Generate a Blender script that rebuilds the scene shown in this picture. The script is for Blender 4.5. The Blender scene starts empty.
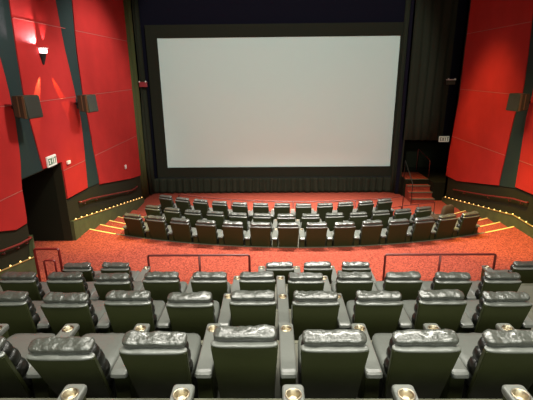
import bpy, bmesh, math, random
from math import sin, cos, pi, sqrt, radians
from mathutils import Vector, Matrix, noise
random.seed(7)
C = bpy.context.scene.collection
SC = bpy.context.scene

# ------------------------------------------------------------ camera
CAMZ = 5.8
cd = bpy.data.cameras.new('camera'); cam = bpy.data.objects.new('camera', cd); C.objects.link(cam)
cd.sensor_width = 36; cd.lens = 414/533*36; cd.clip_start = 0.05
cam.matrix_world = (Matrix.Translation((0, 0, CAMZ)) @ Matrix.Rotation(radians(.9), 4, 'Z')
                    @ Matrix.Rotation(radians(90-17.3), 4, 'X') @ Matrix.Rotation(radians(-.58), 4, 'Z'))
SC.camera = cam
# ------------------------------------------------------------ world, view, big lights
w = bpy.data.worlds.new('world'); SC.world = w; w.use_nodes = True
w.node_tree.nodes['Background'].inputs[0].default_value = (.02, .02, .03, 1)
w.node_tree.nodes['Background'].inputs[1].default_value = .3
SC.view_settings.view_transform = 'Standard'; SC.view_settings.look = 'None'
SC.view_settings.gamma = 1; SC.view_settings.use_curve_mapping = False
SC.view_settings.exposure = 0.0

def area(name, loc, target, sx, sy, power, col=(1, .97, .9), spread=180):
    l = bpy.data.lights.new(name, 'AREA'); l.shape = 'RECTANGLE'; l.size = sx; l.size_y = sy
    l.energy = power; l.color = col; l.spread = radians(spread)
    o = bpy.data.objects.new(name, l); C.objects.link(o); o.location = loc
    o.rotation_euler = (Vector(target)-Vector(loc)).to_track_quat('-Z', 'Y').to_euler()
    return o
def spot(name, loc, target, power, angle, col=(1, .97, .9), blend=.5, size=.1):
    l = bpy.data.lights.new(name, 'SPOT'); l.energy = power; l.color = col
    l.spot_size = radians(angle); l.spot_blend = blend; l.shadow_soft_size = size
    o = bpy.data.objects.new(name, l); C.objects.link(o); o.location = loc
    o.rotation_euler = (Vector(target)-Vector(loc)).to_track_quat('-Z', 'Y').to_euler()
    return o
area('house_light_rear', (.9, 1.5, 9.0), (.9, 2.2, 0), 8, .6, 470, (1, .97, .86), 130)
area('house_light_middle', (.9, 6.0, 9.2), (.9, 6.2, 0), 7, .6, 430, (1, .96, .86), 115)
area('house_light_front', (.9, 12.5, 9.3), (.9, 12.5, 0), 6, .8, 920, (1, .95, .86), 92)
area('house_light_back_wall', (.9, -3.6, 7.6), (.9, 6, 1.5), 9, .8, 340, (.97, 1, .88), 130)  # added fill from behind the camera, brightens the near seat backs
area('house_light_floor', (.9, 16.4, 9.35), (.9, 16.6, 0), 8, .8, 360, (1, .92, .86), 44)  # added fill, no fixture here; lifts the front carpet
spot('screen_wash', (.3, 4.0, 9.2), (.3, 20, 5.4), 4500, 50, (.93, 1, .95), .15, .4)  # added light aimed at the screen to even out its grey
spot('aisle_light_left', (-3.6, 11.8, 8.9), (-5.2, 12.6, .6), 3300, 34, (1, .74, .06), .9, .2)
spot('aisle_light_right', (5.2, 11.4, 8.9), (7.0, 12.0, .6), 3600, 38, (1, .74, .06), .9, .2)
spot('wall_wash_right', (4.4, 15.2, 9.3), (7.9, 15.6, 2.4), 1500, 58, (1, .62, .25), 1, .3)  # added fill for the right wall panels, no lamp of the room
spot('wall_wash_right', (4.4, 11.0, 9.3), (7.9, 11.6, 2.4), 1100, 58, (1, .62, .25), 1, .3)  # second added fill for the right wall
spot('wall_wash_left', (-1.6, 14.5, 9.0), (-6.1, 14.8, 4.3), 1350, 84, (1, .95, .95), .7, .3)  # added fill for the left wall panels, hangs free in the air
spot('wall_wash_left', (-1.6, 9.5, 9.0), (-6.1, 9.9, 3.6), 1250, 80, (1, .9, .9), .7, .3)  # second added fill for the left wall
spot('exit_stair_light', (6.6, 16.2, 8.6), (6.9, 17.6, 0), 900, 40, (1, .6, .2), .9, .2)

# ------------------------------------------------------------ materials
def mat(name, col, rough=.6, metal=0, spec=.5, bump=0, bscale=40, var=0, vscale=60, emit=None, estr=0, coat=0, detail=4):
    m = bpy.data.materials.new(name); m.use_nodes = True; nt = m.node_tree; b = nt.nodes['Principled BSDF']
    b.inputs['Base Color'].default_value = (*col, 1); b.inputs['Roughness'].default_value = rough
    b.inputs['Metallic'].default_value = metal; b.inputs['Specular IOR Level'].default_value = spec
    b.inputs['Coat Weight'].default_value = coat
    if emit:
        b.inputs['Emission Color'].default_value = (*emit, 1); b.inputs['Emission Strength'].default_value = estr
    if bump or var:
        tc = nt.nodes.new('ShaderNodeTexCoord')
        n = nt.nodes.new('ShaderNodeTexNoise'); n.inputs['Scale'].default_value = bscale; n.inputs['Detail'].default_value = detail
        nt.links.new(tc.outputs['Object'], n.inputs['Vector'])
        if bump:
            bp = nt.nodes.new('ShaderNodeBump'); bp.inputs['Strength'].default_value = bump; bp.inputs['Distance'].default_value = .02
            nt.links.new(n.outputs['Fac'], bp.inputs['Height']); nt.links.new(bp.outputs['Normal'], b.inputs['Normal'])
        if var:
            n2 = nt.nodes.new('ShaderNodeTexNoise'); n2.inputs['Scale'].default_value = vscale; n2.inputs['Detail'].default_value = 3
            nt.links.new(tc.outputs['Object'], n2.inputs['Vector'])
            r = nt.nodes.new('ShaderNodeValToRGB')
            r.color_ramp.elements[0].position = .32; r.color_ramp.elements[1].position = .68
            r.color_ramp.elements[0].color = (*[c*(1-var) for c in col], 1)
            r.color_ramp.elements[1].color = (*[min(1, c*(1+var)) for c in col], 1)
            nt.links.new(n2.outputs['Fac'], r.inputs['Fac']); nt.links.new(r.outputs['Color'], b.inputs['Base Color'])
    return m
M = dict(
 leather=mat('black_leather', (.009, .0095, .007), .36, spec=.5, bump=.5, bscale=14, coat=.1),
 vinyl=mat('back_vinyl', (.028, .033, .010), .5, spec=.25, bump=.15, bscale=6),
 pad=mat('console_vinyl', (.115, .122, .108), .33, spec=.8, bump=.1, bscale=20),  # grey holds the sheen on upward faces of dark leather
 base=mat('seat_base', (.006, .006, .005), .6),
 cushion=mat('cushion_leather', (.095, .102, .09), .36, spec=.7, bump=.25, bscale=10),  # dark leather lightened, grazing reflection put into the base colour
 head=mat('headrest_leather', (.05, .054, .045), .33, spec=.8, bump=1.0, bscale=16, coat=.3, detail=2),  # leather highlights raised into the base colour
 steel=mat('brushed_steel', (.42, .37, .27), .38, 1),
 carpet=mat('red_carpet', (.275, .054, .032), .95, spec=.1, bump=.6, bscale=60, var=.6, vscale=30),
 step=mat('platform_paint', (.10, .10, .075), .55, bump=.1, bscale=12, var=.12, vscale=3),
 nosing=mat('pale_nosing', (.11, .11, .075), .6),
 ynosing=mat('yellow_nosing', (.85, .62, .20), .5),
 red=mat('red_fabric', (.43, .024, .020), .85, spec=.15, bump=.2, bscale=120, var=.07, vscale=1.5),
 seam=mat('panel_seam', (.42, .09, .07), .7),  # pinkish tone paints the highlight along the panel edges
 pil=mat('dark_green_fabric', (.018, .036, .032), .8, spec=.2, bump=.2, bscale=100),
 wall=mat('dark_wall', (.020, .019, .008), .85, spec=.2, bump=.2, bscale=60),
 band=mat('olive_base', (.060, .072, .022), .8, bump=.15, bscale=50, var=.15, vscale=4),
 black=mat('black_paint', (.006, .005, .012), .9, spec=.15),
 passage=mat('passage_paint', (.010, .011, .005), .9, spec=.15),
 curtain=mat('black_curtain', (.020, .023, .013), .85, spec=.2, bump=.2, bscale=50),
 olivecurtain=mat('olive_curtain', (.065, .072, .024), .85, spec=.2),
 mask=mat('mask_velour', (.016, .017, .009), .8, spec=.2),
 screen=mat('screen_vinyl', (.655, .80, .735), .8, spec=.2),
 rail=mat('red_rail', (.16, .012, .010), .35, spec=.6),
 darkrail=mat('dark_rail', (.11, .018, .014), .4, spec=.5),
 speaker=mat('speaker_case', (.040, .045, .025), .55, spec=.4),
 grille=mat('speaker_grille', (.025, .03, .018), .8, bump=.5, bscale=200),
 tan=mat('bracket_tan', (.14, .11, .05), .5),
 signw=mat('sign_white', (.75, .76, .66), .5, emit=(.8, .85, .7), estr=.12),
 signg=mat('sign_green', (.02, .16, .05), .5),
 signk=mat('sign_dark', (.04, .05, .03), .5),
 bulb=mat('warm_bulb', (1, .8, .4), .4, emit=(1, .55, .14), estr=2.6),
 rope=mat('rope_tube', (.35, .22, .07), .4),
 lamp=mat('lamp_glow', (1, 1, 1), .4, emit=(1, .85, .9), estr=7),
 white=mat('white_plastic', (.75, .70, .65), .4),
 redbox=mat('red_box', (.25, .015, .02), .5),
 brown=mat('brown_cover', (.05, .028, .012), .8),
)
# ------------------------------------------------------------ mesh helpers
def obj(name, bm, m, parent=None, loc=None, smooth=False, kind=None):
    bmesh.ops.recalc_face_normals(bm, faces=bm.faces)
    me = bpy.data.meshes.new(name); bm.to_mesh(me); bm.free(); me.materials.append(M[m])
    if smooth:
        for p in me.polygons: p.use_smooth = True
    o = bpy.data.objects.new(name, me); C.objects.link(o)
    if parent: o.parent = parent
    if loc: o.location = loc
    if kind: o['kind'] = kind
    return o
def tag(o, label, cat, group=None):
    o['label'] = label; o['category'] = cat
    if group: o['group'] = group
    return o
def thing(name, label, cat, loc=(0, 0, 0), rz=0, group=None):
    o = bpy.data.objects.new(name, None); C.objects.link(o); o.location = loc; o.rotation_euler = (0, 0, rz)
    o.empty_display_size = .1
    return tag(o, label, cat, group)
def box(bm, x0, x1, y0, y1, z0, z1, bev=0, seg=2):
    r = bmesh.ops.create_cube(bm, size=1)
    for v in r['verts']:
        v.co = Vector(((x0+x1)/2+v.co.x*(x1-x0), (y0+y1)/2+v.co.y*(y1-y0), (z0+z1)/2+v.co.z*(z1-z0)))
    if bev:
        es = list({e for v in r['verts'] for e in v.link_edges})
        bmesh.ops.bevel(bm, geom=es, offset=bev, segments=seg, affect='EDGES', profile=.5)
def prism(bm, pts, axis, a, b):
    """polygon pts extruded from a to b along axis ('x': pts are (y,z); 'z': pts are (x,y); 'y': (x,z))"""
    def P(p, t):
        return {'x': (t, p[0], p[1]), 'z': (p[0], p[1], t), 'y': (p[0], t, p[1])}[axis]
    A = [bm.verts.new(P(p, a)) for p in pts]; B = [bm.verts.new(P(p, b)) for p in pts]
    bm.faces.new(A); bm.faces.new(B[::-1]); n = len(pts)
    for i in range(n): bm.faces.new((A[i], B[i], B[(i+1) % n], A[(i+1) % n]))
def tube(bm, pts, r, seg=8):
    pts = [Vector(p) for p in pts]; rings = []
    for i, p in enumerate(pts):
        d = (pts[min(i+1, len(pts)-1)]-pts[max(i-1, 0)]).normalized()
        up = Vector((0, 0, 1)) if abs(d.z) < .9 else Vector((1, 0, 0))
        a = d.cross(up).normalized(); b = d.cross(a)
        rings.append([bm.verts.new(p+a*r*cos(2*pi*k/seg)+b*r*sin(2*pi*k/seg)) for k in range(seg)])
    for i in range(len(rings)-1):
        for k in range(seg):
            bm.faces.new((rings[i][k], rings[i][(k+1) % seg], rings[i+1][(k+1) % seg], rings[i+1][k]))
    bm.faces.new(rings[0]); bm.faces.new(rings[-1][::-1])
def rounded(pts, r=.06, n=4):
    pts = [Vector(p) for p in pts]; out = [pts[0]]
    for i in range(1, len(pts)-1):
        a = (pts[i-1]-pts[i]).normalized(); b = (pts[i+1]-pts[i]).normalized()
        p0 = pts[i]+a*r; p1 = pts[i]+b*r
        for k in range(n+1):
            t = k/n; out.append(p0*(1-t)**2+pts[i]*2*t*(1-t)+p1*t*t)
    return out+[pts[-1]]
def lathe(bm, prof, cx=0, cy=0, seg=20):
    rings = [[bm.verts.new((cx+r*cos(2*pi*k/seg), cy+r*sin(2*pi*k/seg), z)) for k in range(seg)] for r, z in prof]
    for i in range(len(rings)-1):
        for k in range(seg):
            bm.faces.new((rings[i][k], rings[i][(k+1) % seg], rings[i+1][(k+1) % seg], rings[i+1][k]))
    return rings
def pillow(bm, cx, cy, cz, hx, hy, hz, nx=14, ns=12, p=3.2, wr=0, seed=0, rot=0, taper=0, ex=5):
    """a padded block: superellipse section swept along x with closed rounded ends and creases"""
    rings = []
    for i in range(nx+1):
        t = -1+2*i/nx; tt = sin(t*pi/2)
        f = (1-abs(tt)**ex)**.4 if abs(tt) < 1 else 0
        f = max(f, .02); ring = []
        for k in range(ns):
            a = 2*pi*k/ns; c, s = cos(a), sin(a)
            y = hy*f*math.copysign(abs(c)**(2/p), c); z = hz*f*math.copysign(abs(s)**(2/p), s)
            x = tt*(hx*(1+taper*z/hz))
            v = Vector((x, y, z))
            if wr:
                q = Vector((x*9+seed*7, y*5, z*5+seed))
                v *= 1; d = noise.noise(q)*wr+noise.noise(q*2.3)*wr*.6
                v.y += d*(y/hy if hy else 0)*.9; v.z += d*1.2
            if rot: v = Matrix.Rotation(rot, 3, 'X') @ v
            ring.append(bm.verts.new(Vector((cx, cy, cz))+v))
        rings.append(ring)
    for i in range(nx):
        for k in range(ns):
            bm.faces.new((rings[i][k], rings[i][(k+1) % ns], rings[i+1][(k+1) % ns], rings[i+1][k]))
    bm.faces.new(rings[0]); bm.faces.new(rings[-1][::-1])
def struct(name, bm, m, smooth=False, parent=None):
    return obj(name, bm, m, parent=parent, smooth=smooth, kind='structure')

# ------------------------------------------------------------ room shell
XL, XR, YB, ZC = -6.1, 7.9, -4.0, 9.6
YEL, YER = 18.45, 18.4          # where the red side walls stop
CX, CY = .84, 26.9              # centre of the curved seating
AISLE = .92
def arc_y(x, R): return CY-sqrt(R*R-(x-CX)**2)
def arc_slab(bm, xa, xb, Rback, Rfront, z0, z1, n=30):
    A = [(xa+(xb-xa)*i/n) for i in range(n+1)]
    pts = [(x, arc_y(x, Rback)) for x in A]+[(x, arc_y(x, Rfront)) for x in reversed(A)]
    prism(bm, pts, 'z', z0, z1)

HY = [1.60, 3.10, 4.60, 6.09, 7.82]                 # headrest line of each upper row
FZ = [3.04, 2.55, 2.065, 1.575, AISLE]              # floor under each upper row
# carpeted floor: cross aisle, front floor
bm = bmesh.new()
n = 30; xs = [XL+(XR-XL)*i/n for i in range(n+1)]
prism(bm, [(XL-1.6, 7.72), (XR, 7.72), ]+[(x, arc_y(x, 15.85)) for x in reversed(xs)]+[(XL-1.6, arc_y(XL, 15.85))], 'z', -.3, AISLE)
prism(bm, [(x, arc_y(x, 15.85)) for x in xs]+[(XR, 21.6), (XL, 21.6)], 'z', -.3, 0)
floor = struct('floor', bm, 'carpet')
# upper concrete platforms
bm = bmesh.new()
for i in range(-3, 4):
    if i >= 0: y0, y1, z = HY[i]-.15, HY[i+1]-.15, FZ[i]
    else: y0, y1, z = HY[0]-.15+1.495*i, HY[0]-.15+1.495*(i+1), FZ[0]-.505*i
    if i == -3: y0 = YB
    box(bm, XL, XR, y0, y1, -.3, z)
struct('floor', bm, 'step')
# platforms under the curved rows
bm = bmesh.new(); arc_slab(bm, -4.95, 6.6, 15.85, 14.05, 0, .66)
arc_slab(bm, -4.95, 6.5, 14.05, 12.25, 0, .28); struct('floor', bm, 'step')
bm = bmesh.new(); arc_slab(bm, -4.95, 5.3, 12.25, 10.9, 0, .06); struct('floor', bm, 'carpet')
# carpeted side stairs
for k, (xa, xb) in enumerate([(XL+.1, -4.98), (6.63, XR-.1)]):
    bm = bmesh.new(); nb = bmesh.new()
    for j in range(5):
        R0 = 15.85-.73*j; z = AISLE-.15*(j+1)
        arc_slab(bm, xa, xb, R0, R0-.73, 0, z, 8)
        arc_slab(nb, xa, xb, R0+.05, R0, z+.151, z+.158, 8)
    struct('stair_flight', bm, 'carpet'); struct('trim_%d' % (k+1), nb, 'ynosing')
# nosing strips
t = 3
for i in range(-1, 4):
    y1 = HY[i+1]-.15; z = FZ[i] if i >= 0 else FZ[0]+.505
    bm = bmesh.new(); box(bm, XL+.02, XR-.02, y1-.05, y1+.012, z-.03, z+.006); struct('trim_%d' % t, bm, 'nosing'); t += 1
bm = bmesh.new(); arc_slab(bm, -4.95, 6.6, 15.90, 15.84, AISLE-.03, AISLE+.006); struct('trim_%d' % t, bm, 'nosing'); t += 1

# left wall with its exit opening
DY0, DY1, DZ = 9.56, 11.60, 3.33
bm = bmesh.new()
box(bm, XL-.25, XL, YB, DY0, -.3, ZC); box(bm, XL-.25, XL, DY1, YEL, -.3, ZC); box(bm, XL-.25, XL, DY0, DY1, DZ, ZC)
struct('wall_left', bm, 'wall')
bm = bmesh.new()   # the passage behind the opening
box(bm, XL-1.75, XL-.25, DY1, DY1+.2, -.3, DZ+.2); box(bm, XL-1.75, XL-.25, DY0-.2, DY0, -.3, DZ+.2)
box(bm, XL-1.95, XL-1.75, DY0-.2, DY1+.2, -.3, DZ+.2); box(bm, XL-1.75, XL-.25, DY0, DY1, DZ, DZ+.2)
struct('wall_passage', bm, 'passage')
bm = bmesh.new(); box(bm, XR, XR+.25, YB, YER, -.3, ZC); struct('wall_right', bm, 'wall')
bm = bmesh.new(); box(bm, XL, XR, YB-.2, YB, -.3, ZC); struct('wall_back', bm, 'wall')
bm = bmesh.new(); box(bm, XL-.6, XR+1.2, YB-.2, 21.8, ZC, ZC+.2); struct('ceiling', bm, 'black')
# front wall: black, with the exit opening on the right
EX0, EX1, EZ0, EZ1, EY = 6.22, 7.95, .0, 2.63, 19.5
bm = bmesh.new()
box(bm, XL-.5, 6.1, 20.35, 20.6, -.3, ZC)
box(bm, 6.1, 9.1, EY, EY+.2, EZ1, ZC)
box(bm, 5.98, 6.18, EY, 20.6, -.3, ZC)
struct('wall_front', bm, 'black')
bm = bmesh.new()
box(bm, XL-.6, XL-.25, YEL, 20.6, -.3, ZC); struct('wall_left_corner', bm, 'black')
bm = bmesh.new()   # passage of the right exit
box(bm, 6.0, 9.1, 21.6, 21.8, -.3, 3.2); box(bm, 9.1, 9.3, YER-.2, 21.8, -.3, ZC)
box(bm, XR, 9.3, YER-.2, YER, -.3, ZC); box(bm, 6.18, 9.1, EY+.2, 21.6, EZ1+.02, EZ1+.2)
box(bm, 5.98, 6.18, 20.6, 21.6, -.3, 3.2)
struct('wall_exit', bm, 'passage')
bm = bmesh.new(); box(bm, 6.2, 9.1, 18.95, 21.6, 0, .86); box(bm, 7.35, 9.1, YER, 18.95, 0, .86); struct('floor', bm, 'passage')

# ------------------------------------------------------------ red wall panels
SEAM = [7.05, 5.1, 3.1]
def interp(tab, z):
    tab = sorted(tab)
    if z <= tab[0][0]: return tab[0][1]
    for (a, p), (b, q) in zip(tab, tab[1:]):
        if z <= b: return p+(q-p)*(z-a)/(b-a)
    return tab[-1][1]
def panel(side, lo, hi, zlo, zhi, bottom=None, notch=None):
    """lo/hi: tables (z, y) of the near and far edges"""
    zs = [zlo+(zhi-zlo)*i/6 for i in range(7)]
    if bottom:   # bottom is a list of (y,z) from near to far replacing the low edge
        pts = list(bottom)
        z1 = bottom[-1][1]; pts += [(interp(hi, z1+(zhi-z1)*i/6), z1+(zhi-z1)*i/6) for i in range(1, 7)]
        z0 = bottom[0][1]; pts += [(interp(lo, zhi+(z0-zhi)*i/6), zhi+(z0-zhi)*i/6) for i in range(0, 6)]
    else:
        pts = [(interp(lo, z), z) for z in reversed(zs)]+[(interp(hi, z), z) for z in zs]
    bm = bmesh.new()
    x0, x1 = (XL, XL+.045) if side == 'left' else (XR, XR-.045)
    prism(bm, pts, 'x', x0, x1)
    es = [e for e in bm.edges if all(abs(v.co.x-x1) < 1e-5 for v in e.verts)]
    bmesh.ops.bevel(bm, geom=es, offset=.010, segments=1, affect='EDGES')
    return struct('wall_%s_panel' % side, bm, 'red')
def edge_glint(side, y0, y1, z):  # thin strip standing in for the light caught on a panel edge
    bm = bmesh.new()
    x0, x1 = (XL, XL+.052) if side == 'left' else (XR-.052, XR)
    box(bm, x0, x1, y0, y1, z-.009, z+.009)
    global t; struct('trim_%d' % t, bm, 'seam'); t += 1
def const(y): return [(0, y), (10, y)]
AL = [(2, 9.5), (3.36, 9.58), (3.8, 9.72), (4.8, 9.8), (5.6, 9.75), (7.4, 9.5), (9.4, 9.1)]
AR = [(2, 10.75), (3.36, 10.62), (4.4, 10.45), (5.2, 10.33), (6.2, 10.36), (7.4, 10.43), (9.4, 10.7)]
BL = [(2.2, 13.0), (3.3, 13.12), (4.4, 13.2), (5.0, 13.1), (6.45, 12.8), (8.8, 12.55)]
BR = [(2.1, 13.98), (3.3, 13.85), (4.4, 13.72), (5.0, 13.6), (6.45, 13.58), (8.8, 13.85)]
G = .006
def col(side, lo, hi, bot, tiers=(9.4, 7.05, 5.1, 3.1)):
    for a, b in zip(tiers, tiers[1:]): panel(side, lo, hi, b+G, a-G)
    if bot: panel(side, lo, hi, 0, tiers[-1]-G, bottom=bot)
    for z in tiers[1:]: edge_glint(side, interp(lo, z)+.01, interp(hi, z)-.01, z)
col('left', BR, const(18.45), [(13.97, 2.06), (16.99, 1.49), (18.45, 1.27)])
# middle column, over the exit opening
for a, b in ((9.4, 7.05), (7.05, 5.1)): panel('left', AR, BL, b+G, a-G)
panel('left', AR, BL, 0, 5.1-G, bottom=[(10.62, 3.38), (11.62, 3.38), (11.62, 3.1+G), (13.1, 3.1+G)])
panel('left', const(11.63), BL, 0, 3.1-G, bottom=[(11.63, 2.25), (13.0, 2.2)])
edge_glint('left', 10.45, 13.0, 7.05); edge_glint('left', 10.36, 13.05, 5.1); edge_glint('left', 11.64, 13.08, 3.1)
# near column
col('left', const(7.0), AL, [(7.0, 2.95), (8.55, 2.44), (9.06, 2.27), (9.5, 2.27)])
col('left', const(3.4), const(6.35), [(3.4, 4.2), (6.35, 3.2)], (9.4, 7.05, 5.1))
col('left', const(-3.9), const(2.75), None, (9.4, 7.05, 6.0))
RR = [(1.9, 14.02), (4.36, 13.75), (5.09, 13.5), (6.05, 13.56), (7.1, 13.66), (9.4, 13.95)]
RN = [(2.1, 13.03), (4.33, 13.09), (5.1, 13.0), (6.0, 12.97), (7.1, 13.08), (9.4, 12.8)]
RFAR = [(1.2, 18.38), (2.35, 18.3), (4.6, 18.0), (8.4, 18.0)]
S2 = (9.4, 7.15, 5.0, 3.0)
col('right', RR, RFAR, [(14.0, 1.92), (14.24, 1.87), (17.19, 1.25), (18.38, 1.2)], S2)
col('right', const(9.8), RN, [(9.8, 2.3), (12.15, 2.16), (13.05, 2.13)], S2)
col('right', const(6.4), const(9.2), None, (9.4, 7.15, 5.0, 3.4))
col('right', const(3.0), const(5.8), None, (9.4, 7.15, 5.0))
col('right', const(-3.9), const(2.4), None, (9.4, 7.15, 6.0))
# dark green fabric strips between the panels
def strip(side, pts):
    bm = bmesh.new(); x0, x1 = (XL, XL+.02) if side == 'left' else (XR-.02, XR)
    prism(bm, pts, 'x', x0, x1); global t; struct('trim_%d' % t, bm, 'pil'); t += 1
strip('left', [(z[1]-.03, z[0]) for z in BL[::-1]]+[(z[1]+.03, z[0]) for z in BR])
strip('left', [(9.1, 9.4), (9.5, 7.4), (9.7, 5.6), (9.7, 4.8), (9.56, 3.36), (10.65, 3.36), (10.5, 4.4), (10.38, 5.2), (10.45, 7.4), (10.7, 9.4)])
strip('right', [(z[1]+.03, z[0]) for z in RR[::-1]]+[(z[1]-.03, z[0]) for z in RN])

# low olive bands that carry the rope lights
def rope_z_l(y):
    if y > 9.5: return 1.46-.196*(y-12.2)
    return 1.41+.2*(9.4-y) if y > 7.6 else 1.77+.335*(7.6-y)
def rope_z_r(y):
    if y > 12.9: return 1.24-.19*(y-12.9)
    return 1.27 if y > 8.2 else 1.27+.335*(8.2-y)
def band(side, ys, fz):
    bm = bmesh.new(); x0, x1 = (XL, XL+.1) if side == 'left' else (XR-.1, XR)
    prism(bm, [(ys[0], -.2), (ys[-1], -.2)]+[(y, fz(y)-.03) for y in reversed(ys)], 'x', x0, x1)
    struct('baseboard_%s' % side, bm, 'band')
band('left', [-3.9, 7.6, 9.4, 9.54], rope_z_l); band('left', [11.62, 12.2, 18.4], rope_z_l)
band('right', [-3.9, 8.2, 12.9, 18.35], rope_z_r)
def rope(side, ya, yb, fz, label, name='rope_light'):
    x = XL+.1 if side == 'left' else XR-.1
    r = thing(name, label, 'lights', (x, (ya+yb)/2, fz((ya+yb)/2)), 0, None)
    y = ya; bm = bmesh.new(); pts = []
    while y < yb: pts.append((0, y-r.location.y, fz(y)-.008-r.location.z)); y += .2
    tube(bm, pts, .018, 6); obj('tube', bm, 'rope', r, smooth=True)
    first = None; y = ya+.1; k = 0
    while y < yb:
        l = (0, y-r.location.y, fz(y)+.02-r.location.z)
        if first is None:
            bm = bmesh.new(); bmesh.ops.create_icosphere(bm, subdivisions=2, radius=.020); first = obj('bulb', bm, 'bulb', r, l, smooth=True)
        else:
            b = first.copy(); C.objects.link(b); b.parent = r; b.location = l
        y += .37; k += 1
rope('left', 11.7, 18.2, rope_z_l, 'string of warm bulbs under the left wall, beyond the dark exit opening')
rope('left', 7.3, 9.5, rope_z_l, 'short string of warm bulbs at the left edge, before the dark exit opening')
rope('right', 11.6, 18.3, rope_z_r, 'string of warm bulbs along the olive base under the right wall')

# handrails on the walls
def handrail(side, pts, label, nb):
    x = XL+.09 if side == 'left' else XR-.09; s = -1 if side == 'left' else 1
    c = Vector(pts[len(pts)//2]); r = thing('wall_handrail', label, 'handrail', (x, c[0], c[1]), 0, 'red handrails on the side walls')
    P = [(0, p[0]-c[0], p[1]-c[1]) for p in pts]
    P = [(s*.08, P[0][1], P[0][2])]+P+[(s*.08, P[-1][1], P[-1][2])]
    bm = bmesh.new(); tube(bm, rounded(P, .05, 3), .025); obj('rail_bar', bm, 'rail', r, smooth=True)
    for i in range(nb):
        f = (i+.5)/nb; L = f*(len(pts)-1); k = min(int(L), len(pts)-2); q = L-k
        y = pts[k][0]*(1-q)+pts[k+1][0]*q-c[0]; z = pts[k][1]*(1-q)+pts[k+1][1]*q-c[1]
        bm = bmesh.new(); tube(bm, [(0, y, z-.02), (0, y, z-.09), (s*.045, y, z-.1), (s*.088, y, z-.1)], .012, 6)
        obj('bracket', bm, 'rail', r, smooth=True)
handrail('left', [(12.32, 1.93), (13.0, 1.83), (16.97, .99), (17.7, .95)], 'red handrail on the left wall beyond the dark exit opening', 4)
handrail('left', [(5.0, 3.1), (8.35, 2.05), (9.03, 1.93), (9.5, 1.90)], 'red handrail at the left edge of the photo, nearer than the exit opening', 4)
handrail('right', [(12.28, 1.85), (12.97, 1.76), (14.72, 1.36), (17.37, .82)], 'red handrail sloping along the dark base of the right wall', 4)

# ------------------------------------------------------------ screen, masking, curtains
SY = 20.0
scr = thing('cinema_screen', 'large blank pale grey cinema screen in a black masking frame', 'screen', (.29, SY, 0))
def ch(x0, x1, y0, y1, z0, z1, name, m, bev=0):
    bm = bmesh.new(); box(bm, x0-.29, x1-.29, y0-SY, y1-SY, z0, z1, bev); return obj(name, bm, m, scr)
ch(-5.19, 5.77, SY, SY+.04, 1.28, 7.26, 'screen_sheet', 'screen')
bm = bmesh.new()
x0, x1, z0, z1 = -5.19-.29, 5.77-.29, 1.28, 7.26
box(bm, x0-.50, x0, -.10, .08, .70, z1+.55); box(bm, x1, x1+.30, -.10, .08, .70, z1+.55)
box(bm, x0, x1, -.10, .08, .78, z0); box(bm, x0, x1, -.10, .08, z1, z1+.55)
obj('masking_frame', bm, 'mask', scr)
bm = bmesh.new(); box(bm, x0-.5, x1+.3, -.14, -.10, .74, .80); obj('frame_rail', bm, 'base', scr)
def drape(pts, z0, z1, amp=.05, wl=.24, zn=6, seed=0):
    """folded cloth hung along a ground polyline"""
    bm = bmesh.new(); P = [Vector((a, b, 0)) for a, b in pts]; L = [0]
    for a, b in zip(P, P[1:]): L.append(L[-1]+(b-a).length)
    n = max(8, int(L[-1]/wl*8)); cols = []
    for i in range(n+1):
        s = L[-1]*i/n; k = 0
        while k < len(L)-2 and s > L[k+1]: k += 1
        q = (s-L[k])/(L[k+1]-L[k]); p = P[k].lerp(P[k+1], q); d = (P[k+1]-P[k]).normalized(); nn = Vector((d.y, -d.x, 0))
        c = []
        for j in range(zn+1):
            z = z0+(z1-z0)*j/zn
            ph = s/wl*2*pi+noise.noise(Vector((s*1.3, seed, z*.25)))*2.4
            off = amp*(sin(ph)+.35*sin(2.1*ph+1))*(1.1-.35*j/zn)
            c.append(bm.verts.new(p+nn*off+Vector((0, 0, z+(.018*sin(ph) if j == 0 else 0)))))
        cols.append(c)
    for i in range(n):
        for j in range(zn): bm.faces.new((cols[i][j], cols[i+1][j], cols[i+1][j+1], cols[i][j+1]))
    return bm
def cloth(name, bm, m, label, cat):
    o = obj(name, bm, m, smooth=True); s = o.modifiers.new('t', 'SOLIDIFY'); s.thickness = .015; s.offset = 0
    tag(o, label, cat); return o
cloth('screen_skirt', drape([(-5.9, 19.78), (6.0, 19.78)], .03, .78, .07, .36), 'curtain', 'black pleated skirt hanging below the screen to the red carpet', 'curtain')
cloth('side_curtain', drape([(-6.22, 18.55), (-6.02, 19.3)], .03, 9.5, .03, .3, seed=3), 'olivecurtain', 'narrow olive curtain at the far end of the left red wall', 'curtain')
cloth('side_curtain', drape([(-6.02, 19.4), (-5.86, 19.85)], .03, 9.5, .05, .3, seed=4), 'curtain', 'dark curtain between the olive curtain and the left edge of the screen', 'curtain')
cloth('side_curtain', drape([(5.80, 19.72), (6.22, 19.46)], .03, 9.5, .05, .22, seed=5), 'curtain', 'narrow dark curtain right of the screen, reaching the floor beside the exit steps', 'curtain')
cloth('side_curtain', drape([(6.18, 19.38), (7.0, 19.3), (7.86, 19.2)], 2.66, 9.5, .05, .42, seed=9), 'curtain', 'dark curtain hanging above the right exit opening', 'curtain')

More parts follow.
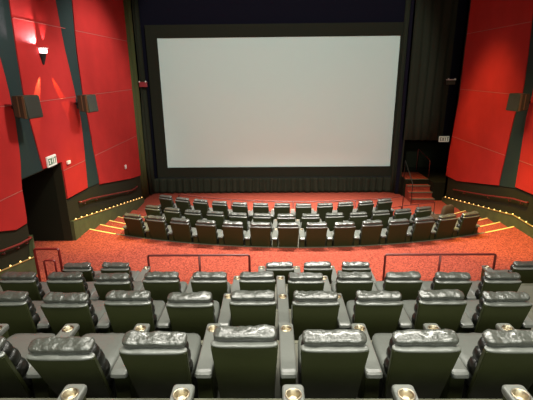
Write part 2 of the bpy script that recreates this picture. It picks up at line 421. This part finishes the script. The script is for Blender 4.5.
# exit steps on the right
st = thing('exit_steps', 'red carpeted steps with pale nosings up to the dark right exit', 'steps', (6.78, 18.5, 0))
for k, (y, z) in enumerate([(18.0, .2), (18.33, .42), (18.66, .64), (18.98, .86)]):
    xa, xb = 6.28-6.78, 7.32-6.78
    bm = bmesh.new(); box(bm, xa, xb, y-18.5, (y+.33 if k < 3 else 20.4)-18.5, 0 if k < 3 else .862, z if k < 3 else .875); obj('step', bm, 'carpet', st)
    bm = bmesh.new(); box(bm, xa-.01, xb+.01, y-18.5-.02, y-18.5+.05, z-.03, z+.008 if k < 3 else z+.02); obj('nosing', bm, 'nosing', st)
bm = bmesh.new(); prism(bm, [(17.3, 0), (18.39, 0), (18.39, .86), (18.1, .8), (17.3, .30)], 'x', 7.36, 7.42)
rr = thing('stair_rail', 'thin rail inside the dark right exit above the steps', 'handrail', (7.36, 19.6, .88))
bm2 = bmesh.new(); tube(bm2, rounded([(0, -.5, 0), (0, -.5, .85), (0, 1.2, 1.1), (0, 1.2, 0)], .06), .018); obj('rail_bar', bm2, 'darkrail', rr, smooth=True)
bm.free()
rr = thing('stair_rail', 'thin dark rail beside the curtain at the left side of the exit steps', 'handrail', (6.225, 18.4, 0))
bm2 = bmesh.new(); tube(bm2, rounded([(0, -.55, .0), (0, -.55, .95), (0, .75, 1.75), (0, .75, .87)], .06), .018); obj('rail_bar', bm2, 'base', rr, smooth=True)

# ------------------------------------------------------------ railings
def railing(name, label, pts, posts, h, r=.022, m='rail', mid=None, group=None):
    """pts: ground points of the top bar run, posts: indices with a post"""
    c = Vector(pts[len(pts)//2]); o = thing(name, label, 'railing', tuple(c), 0, group)
    top = [Vector(p)-c+Vector((0, 0, h)) for p in pts]
    a, b = Vector(pts[0])-c, Vector(pts[-1])-c
    bm = bmesh.new(); tube(bm, rounded([a]+top+[b], .05), r); obj('rail_frame', bm, m, o, smooth=True)
    if mid:
        bm = bmesh.new(); tube(bm, [Vector(p)-c+Vector((0, 0, mid)) for p in pts], r*.7); obj('lower_bar', bm, m, o, smooth=True)
    for p in posts:
        q = Vector(p)-c; bm = bmesh.new(); tube(bm, [q, q+Vector((0, 0, h))], r); obj('post', bm, m, o, smooth=True)
    return o
H = .95
railing('guard_rail', 'red metal guard rail before the wheelchair space left of centre', [(-2.92, 8.8, AISLE), (-.55, 8.8, AISLE)], [(-1.72, 8.8, AISLE)], .80, .028, m='darkrail')
railing('guard_rail', 'red metal guard rail before the wheelchair space right of centre', [(2.60, 8.8, AISLE), (5.13, 8.8, AISLE)], [(3.87, 8.8, AISLE)], .80, .028, m='darkrail')
railing('guard_rail', 'short wide red metal hoop rail at the left end of the upper rows', [(-5.6, 8.85, AISLE), (-5.02, 8.85, AISLE)], [], H, .03)
railing('hoop_rail', 'small narrow red hoop rail in front of the wider hoop at left', [(-5.08, 8.3, AISLE), (-4.84, 8.3, AISLE)], [], .92, .022)
def fy(x): return 28.7-sqrt(13.05**2-(x-1.3)**2)
fx = [-3.98+i*(5.35+3.98)/16 for i in range(17)]
railing('front_railing', 'long low dark rail curving in front of the row nearest the screen', [(x, fy(x), 0) for x in fx],
        [(x, fy(x), 0) for x in (-2.92, -1.69, -.43, .81, 2.07, 3.3, 4.4)], .85, .022, 'darkrail', .42)
railing('corner_railing', 'short dark rail right of the row nearest the screen', [(4.75, 14.57, 0), (5.45, 14.8, 0), (6.15, 15.04, 0)],
        [(5.45, 14.8, 0)], 1.0, .016, 'darkrail', .5)

# ------------------------------------------------------------ recliners
HG = Vector((0, .20, .28)); LEAN = radians(15)
RM = Matrix.Rotation(LEAN, 4, 'X')
def leaned(bm): bmesh.ops.transform(bm, matrix=RM, verts=bm.verts); return bm
def trap(bm, wb, wt, y0, y1, z0, z1, bev):
    r = bmesh.ops.create_cube(bm, size=1)
    for v in r['verts']:
        top = v.co.z > 0; wd = wt if top else wb
        v.co = Vector((v.co.x*wd, y0 if v.co.y < 0 else y1, z1 if top else z0))
    es = list({e for v in r['verts'] for e in v.link_edges})
    bmesh.ops.bevel(bm, geom=es, offset=bev, segments=3, affect='EDGES')
def mk_back():
    bm = bmesh.new(); trap(bm, .52, .60, -.045, .01, -.14, .665, .010); return leaned(bm)
def mk_cushion():
    bm = bmesh.new()
    pillow(bm, 0, .075, .60, .292, .085, .085, wr=.012, seed=1, p=3.5)
    pillow(bm, 0, .085, .44, .290, .095, .10, wr=.014, seed=2)
    pillow(bm, 0, .095, .25, .285, .10, .115, wr=.014, seed=3)
    pillow(bm, 0, .105, .06, .275, .10, .10, wr=.014, seed=4)
    return leaned(bm)
def mk_lip():
    bm = bmesh.new(); pillow(bm, 0, -.014, .672, .302, .045, .018, nx=16, p=3.5, wr=.006, seed=9); return leaned(bm)
def mk_head(seed):
    bm = bmesh.new(); pillow(bm, 0, .056, .728, .285, .072, .036, nx=34, ns=20, p=3.6, wr=.011, seed=seed*3.7+1, ex=14); return leaned(bm)
PART = {}
def proto():
    root = thing('recliner', 'x', 'recliner')
    o = obj('back_panel', mk_back(), 'vinyl', root, HG)
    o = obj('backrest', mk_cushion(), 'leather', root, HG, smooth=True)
    obj('backrest_lip', mk_lip(), 'pad', root, HG, smooth=True)  # same leather as the backrest, painted lighter as if lit from above
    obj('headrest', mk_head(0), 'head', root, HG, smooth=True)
    bm = bmesh.new(); pillow(bm, 0, .52, .42, .285, .34, .075, wr=.008, seed=5, p=5, ex=10); obj('seat_cushion', bm, 'cushion', root, smooth=True)
    bm = bmesh.new(); pillow(bm, 0, .80, .27, .27, .055, .15, wr=.01, seed=6, p=4); obj('footrest', bm, 'leather', root, smooth=True)
    bm = bmesh.new(); box(bm, -.27, .27, .26, .76, .0, .345, .01); obj('base', bm, 'base', root)
    return root
def arm(root, x):
    bm = bmesh.new(); box(bm, x-.072, x+.072, .16, .88, .0, .505, .012); o = obj('armrest', bm, 'vinyl', root)
    bm = bmesh.new()      # padded top with a real hole for the cup
    def outline(w_, y0, y1, rc, z):
        P = []
        for cx_, cy_, a0 in ((x+w_-rc, y1-rc, 0), (x-w_+rc, y1-rc, 90), (x-w_+rc, y0+rc, 180), (x+w_-rc, y0+rc, 270)):
            for k in range(4): a = radians(a0+30*k); P.append(bm.verts.new((cx_+rc*cos(a), cy_+rc*sin(a), z)))
        return P
    L = [outline(.074, .11, .905, .02, .498), outline(.080, .09, .915, .03, .515), outline(.080, .10, .915, .03, .545),
         outline(.075, .125, .908, .028, .557), outline(.066, .16, .895, .024, .562)]
    for a_, b_ in zip(L, L[1:]):
        for k in range(16): bm.faces.new((a_[k], a_[(k+1) % 16], b_[(k+1) % 16], b_[k]))
    bm.faces.new(L[0][::-1])
    H0 = [bm.verts.new((x+.05*cos(2*pi*k/20), .80+.05*sin(2*pi*k/20), .562)) for k in range(20)]
    H1 = [bm.verts.new((v.co.x, v.co.y, .499)) for v in H0]
    eds = [bm.edges.get((L[-1][k], L[-1][(k+1) % 16])) for k in range(16)]+[bm.edges.new((H0[k], H0[(k+1) % 20])) for k in range(20)]
    bmesh.ops.triangle_fill(bm, use_beauty=True, edges=eds)
    for k in range(20): bm.faces.new((H0[k], H0[(k+1) % 20], H1[(k+1) % 20], H1[k]))
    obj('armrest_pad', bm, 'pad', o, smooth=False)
    bm = bmesh.new()
    lathe(bm, [(.0001, .507), (.036, .507), (.046, .520), (.049, .568), (.056, .571), (.062, .567), (.062, .560)], x, .80, 20)
    obj('cup_holder', bm, 'steel', o, smooth=True)
    return o
P0 = proto(); A0 = arm(P0, .4); A1 = arm(P0, -.4)
HEADS = [P0.children[0]]  # placeholder, replaced below
parts = {}
for c in P0.children: parts.setdefault(c.name.split('.')[0], []).append(c)
heads = [parts['headrest'][0].data]
for s in range(1, 6):
    bm = mk_head(s); me = bpy.data.meshes.new('headrest'); bmesh.ops.recalc_face_normals(bm, faces=bm.faces); bm.to_mesh(me); bm.free(); me.materials.append(M['head'])
    for p in me.polygons: p.use_smooth = True
    heads.append(me)
used = [False]
def recliner(x, y, z, rz, label, group, left=False, lean=0.0, scale=1):
    kids = {'back_panel', 'backrest', 'backrest_lip', 'headrest', 'seat_cushion', 'footrest', 'base'}
    r = P0.copy(); C.objects.link(r); r.location = (x, y, z); r.rotation_euler = (0, 0, rz); tag(r, label, 'recliner', group)
    hm = random.choice(heads); hr = random.uniform(-.03, .03)
    for nm, lst in parts.items():
        for c in lst:
            if nm == 'armrest' and c is parts['armrest'][1] and not left: continue
            d = c.copy(); C.objects.link(d); d.parent = r
            if nm in ('back_panel', 'backrest', 'backrest_lip', 'headrest'): d.rotation_euler = (lean, 0, 0)
            if nm == 'headrest': d.data = hm; d.rotation_euler = (lean, hr*.5, 0)
            for g in c.children:
                e = g.copy(); C.objects.link(e); e.parent = d
    return r
ordn = ['first', 'second', 'third', 'fourth', 'fifth', 'sixth', 'seventh', 'eighth', 'ninth', 'tenth', 'eleventh', 'twelfth', 'thirteenth', 'fourteenth']
rows = [
 (0, [(-2.66), -1.86, -1.06, -.26, .54, 1.34, 2.14], 'cropped row at bottom edge'),
 (1, [-2.66, -1.86, -1.06, -.26, .54, 1.34, 2.14, 2.94], 'nearest row of seat backs'),
 (2, [-3.46, -2.66, -1.86, -1.06, -.26, .54, 1.34, 2.14, 2.94], 'second row of seat backs'),
 (3, [-4.26, -3.46, -2.66, -1.86, -1.06, -.26, .54, 1.34, 2.14, 2.94, 3.74], 'third row of seat backs'),
]
random.seed(21)
for i, xs_, rn in rows:
    for k, x in enumerate(xs_):
        nl = sum(1 for q in xs_ if q < .14)
        if x < .14: pos = ordn[nl-1-k]+' seat left of the central console'
        else: pos = ordn[k-nl]+' seat right of the central console'
        lean = random.uniform(-.035, .03)
        if i == 1: lean = {-.26: -.04, .54: .03, -1.06: .06, -1.86: .14, 1.34: .03, 2.14: .04, -2.66: .12}.get(x, 0)
        recliner(x, HY[i], FZ[i], 0, 'black recliner, %s, %s' % (pos.replace(' seat', '').replace('the ', ''), rn), 'recliners in the %s' % rn, left=(k == 0), lean=lean)
for k, (x, left, lab) in enumerate([(-4.13, True, 'outer one of the pair by the hoop rail at left'), (-3.33, False, 'inner one of the pair left of the left guard rail'),
        (.14, True, 'left one of the three between the guard rails'), (.94, False, 'middle one of the three between the guard rails'),
        (1.74, False, 'right one of the three between the guard rails'), (5.28, True, 'beside the right end of the right guard rail')]):
    recliner(x, HY[4], FZ[4], 0, 'recliner on the carpet, '+lab, 'recliners along the cross aisle', left=left, lean=random.uniform(-.02, .02))
def curved(R, n, off, z, rn, grp):
    for i in range(n):
        a = .8/R*(i-off); lab = (ordn[i]+' from the left end') if i < n/2 else (ordn[n-1-i]+' from the right end')
        recliner(CX+R*sin(a), CY-R*cos(a), z, -0+a, 'black recliner in the %s, %s' % (rn, lab.replace('first from', 'seat at')), grp, left=(i == 0), lean=random.uniform(-.03, .02))
curved(16.0, 14, 6.5, .66, 'rear curved row below the aisle', 'recliners in the rear curved row')
curved(14.15, 13, 6.5, .28, 'middle curved row', 'recliners in the middle curved row')
curved(12.35, 12, 6.62, .06, 'front curved row nearest the screen', 'recliners in the front curved row')
for c in list(P0.children_recursive): bpy.data.objects.remove(c)
bpy.data.objects.remove(P0)

# ------------------------------------------------------------ wall fixtures
def speaker(loc, rz, s, label):
    o = thing('wall_speaker', label, 'speaker', loc, rz, 'surround speakers on the side walls')
    bm = bmesh.new()    # wedge body, front face looks along -y before turning
    pts = [(-.17, -.26), (.17, -.20), (.17, .26), (-.13, .26)]
    prism(bm, pts, 'x', -.26, .26)
    bmesh.ops.bevel(bm, geom=bm.edges[:], offset=.015, segments=2, affect='EDGES'); obj('cabinet', bm, 'speaker', o)
    bm = bmesh.new(); prism(bm, [(-.183, -.235), (-.168, -.235), (-.132, .235), (-.147, .235)], 'x', -.235, .235); obj('grille', bm, 'grille', o)
    bm = bmesh.new(); box(bm, -.05, .05, .17, .42, -.04, .04, .01); box(bm, -.14, .14, .40, .43, -.16, .16, .005); obj('bracket', bm, 'base', o)
    bm = bmesh.new(); box(bm, s*.262-.004, s*.262+.004, -.16, -.10, -.24, .25); box(bm, s*.262-.004, s*.262+.004, .0, .03, -.2, .25); obj('side_trim', bm, 'tan', o)
    return o
speaker((XL+.44, 9.72, 5.06), radians(80), -1, 'dark boxy wall speaker at left, nearer than the exit sign')
speaker((XL+.44, 12.95, 4.90), radians(80), -1, 'smaller looking dark wall speaker, second along the left wall')
speaker((XR-.44, 12.98, 4.82), radians(-80), 1, 'dark boxy speaker on the right red wall')

# sconce
sc = thing('wall_sconce', 'lit half cone sconce throwing beams on the upper left red wall', 'lamp', (XL+.05, 11.45, 6.02))
bm = bmesh.new()
rg = []
for r_, z_ in [(.03, 0.0), (.07, .12), (.12, .28)]:
    rg.append([bm.verts.new((max(0, r_*sin(a)), r_*cos(a), z_)) for a in [pi*k/10 for k in range(11)]])
for a_, b_ in zip(rg, rg[1:]):
    for k in range(10): bm.faces.new((a_[k], a_[k+1], b_[k+1], b_[k]))
    bm.faces.new((a_[0], b_[0], b_[10], a_[10]))
bm.faces.new(rg[0]); bm.faces.new(rg[-1]); obj('shade', bm, 'base', sc)
bm = bmesh.new(); box(bm, .0, .11, -.10, .10, .29, .40, .01); obj('diffuser', bm, 'lamp', sc)
bm = bmesh.new(); box(bm, -.01, .14, -.13, .13, .40, .42, .004); obj('cap', bm, 'white', sc)
SX = XL+.13
beam = spot
beam('sconce_beam_up', (SX, 11.30, 6.50), (XL+.02, 10.55, 7.4), 220, 100, (1, .72, .78), .6, .015)
beam('sconce_beam_up', (SX, 11.60, 6.50), (XL+.0, 12.0, 8.3), 60, 50, (1, .55, .62), .5, .015)
beam('sconce_beam_low', (SX, 11.33, 6.0), (XL+.03, 10.45, 4.4), 420, 22, (1, .85, .30), .5, .01)
beam('sconce_beam_low', (SX, 11.57, 6.0), (XL+.03, 12.7, 4.4), 420, 18, (1, .55, .06), .5, .01)

def sign(label, loc, rot, wd, ht, fg, name='exit_sign'):
    o = thing(name, label, 'sign', loc); o.rotation_euler = rot
    bm = bmesh.new(); box(bm, -wd/2, wd/2, 0, .05, -ht/2, ht/2, .008); obj('housing', bm, 'signw', o)
    bm = bmesh.new()
    h = ht*.6; s = h*.16; cw = wd*.17
    def bar(a, b):
        a = Vector(a); b = Vector(b); d = (b-a).normalized(); q = Vector((-d.y, d.x))*s/2
        pts = [a+q, b+q, b-q, a-q]; prism(bm, [(p.x, p.y) for p in pts], 'y', -.006, .001)
    for i, chx in enumerate('EXIT'):
        cx = (i-1.5)*wd*.23; l, r_ = cx-cw/2, cx+cw/2; b_, t_ = -h/2, h/2
        if chx == 'E': bar((l+s/2, b_), (l+s/2, t_)); bar((l, t_-s/2), (r_, t_-s/2)); bar((l, 0), (r_-s*.4, 0)); bar((l, b_+s/2), (r_, b_+s/2))
        if chx == 'X': bar((l, b_), (r_, t_)); bar((l, t_), (r_, b_))
        if chx == 'I': bar((cx, b_), (cx, t_))
        if chx == 'T': bar((cx, b_), (cx, t_)); bar((l, t_-s/2), (r_, t_-s/2))
    obj('lettering', bm, fg, o); return o
sign('pale exit sign on the red wall above the dark left opening', (XL+.1, 11.02, 3.52), (0, 0, radians(90)), .46, .29, 'signg')
sign('pale exit sign above the right exit opening, beside the red wall', (7.88, 19.06, 2.74), (0, 0, 0), .46, .26, 'signk')
def fixture(label, loc, m, rz=0):
    o = thing('emergency_light', label, 'light fixture', loc, rz)
    bm = bmesh.new(); box(bm, -.17, .17, -.08, .08, -.11, .07, .015); obj('housing', bm, m, o)
    bm = bmesh.new(); box(bm, -.18, .18, -.09, .09, .07, .11, .008); obj('lid', bm, 'white' if m != 'redbox' else 'redbox', o)
    for s in (-1, 1):
        bm = bmesh.new(); bmesh.ops.create_uvsphere(bm, u_segments=10, v_segments=6, radius=.035); obj('lamp_head', bm, 'white', o, (s*.14, -.08, .12), smooth=True)
    bm = bmesh.new(); box(bm, -.02, .02, .08, .30, -.02, .02); obj('bracket', bm, 'base', o)
fixture('small red box fixture on the curtain left of the screen', (-5.78, 19.2, 5.28), 'redbox')
fixture('small dark box with pale lid on the curtain left of the right red wall', (7.66, 18.55, 5.28), 'speaker')
def wallbox(label, side, y, z, sy, sz, cat='wall box'):
    x = XL+.045 if side == 'left' else XR-.05
    bm = bmesh.new(); box(bm, 0, .05, -sy/2, sy/2, -sz/2, sz/2, .01, 2)
    o = obj('wall_outlet', bm, 'white', loc=(x, y, z)); tag(o, label, cat)
wallbox('tiny pale plate low on the far left red panel', 'left', 16.56, 2.1, .12, .16)
wallbox('small pale box on the red wall right of the left exit sign', 'left', 11.95, 3.28, .18, .10)
# rounded brown covered seat at the right end of the middle row -> bare rounded back
c = thing('covered_chair', 'rounded brown covered chair back at the right end of the middle curved row', 'chair', (6.15, 13.86, .28), .40)
bm = bmesh.new(); pillow(bm, 0, 0, .66, .27, .09, .33, nx=16, ns=16, p=2.2); obj('backrest', bm, 'brown', c, smooth=True)
bm = bmesh.new(); pillow(bm, 0, .32, .40, .28, .28, .08, p=3); obj('seat', bm, 'brown', c, smooth=True)
bm = bmesh.new(); box(bm, -.26, .26, -.02, .56, 0, .36, .01); obj('base', bm, 'base', c)
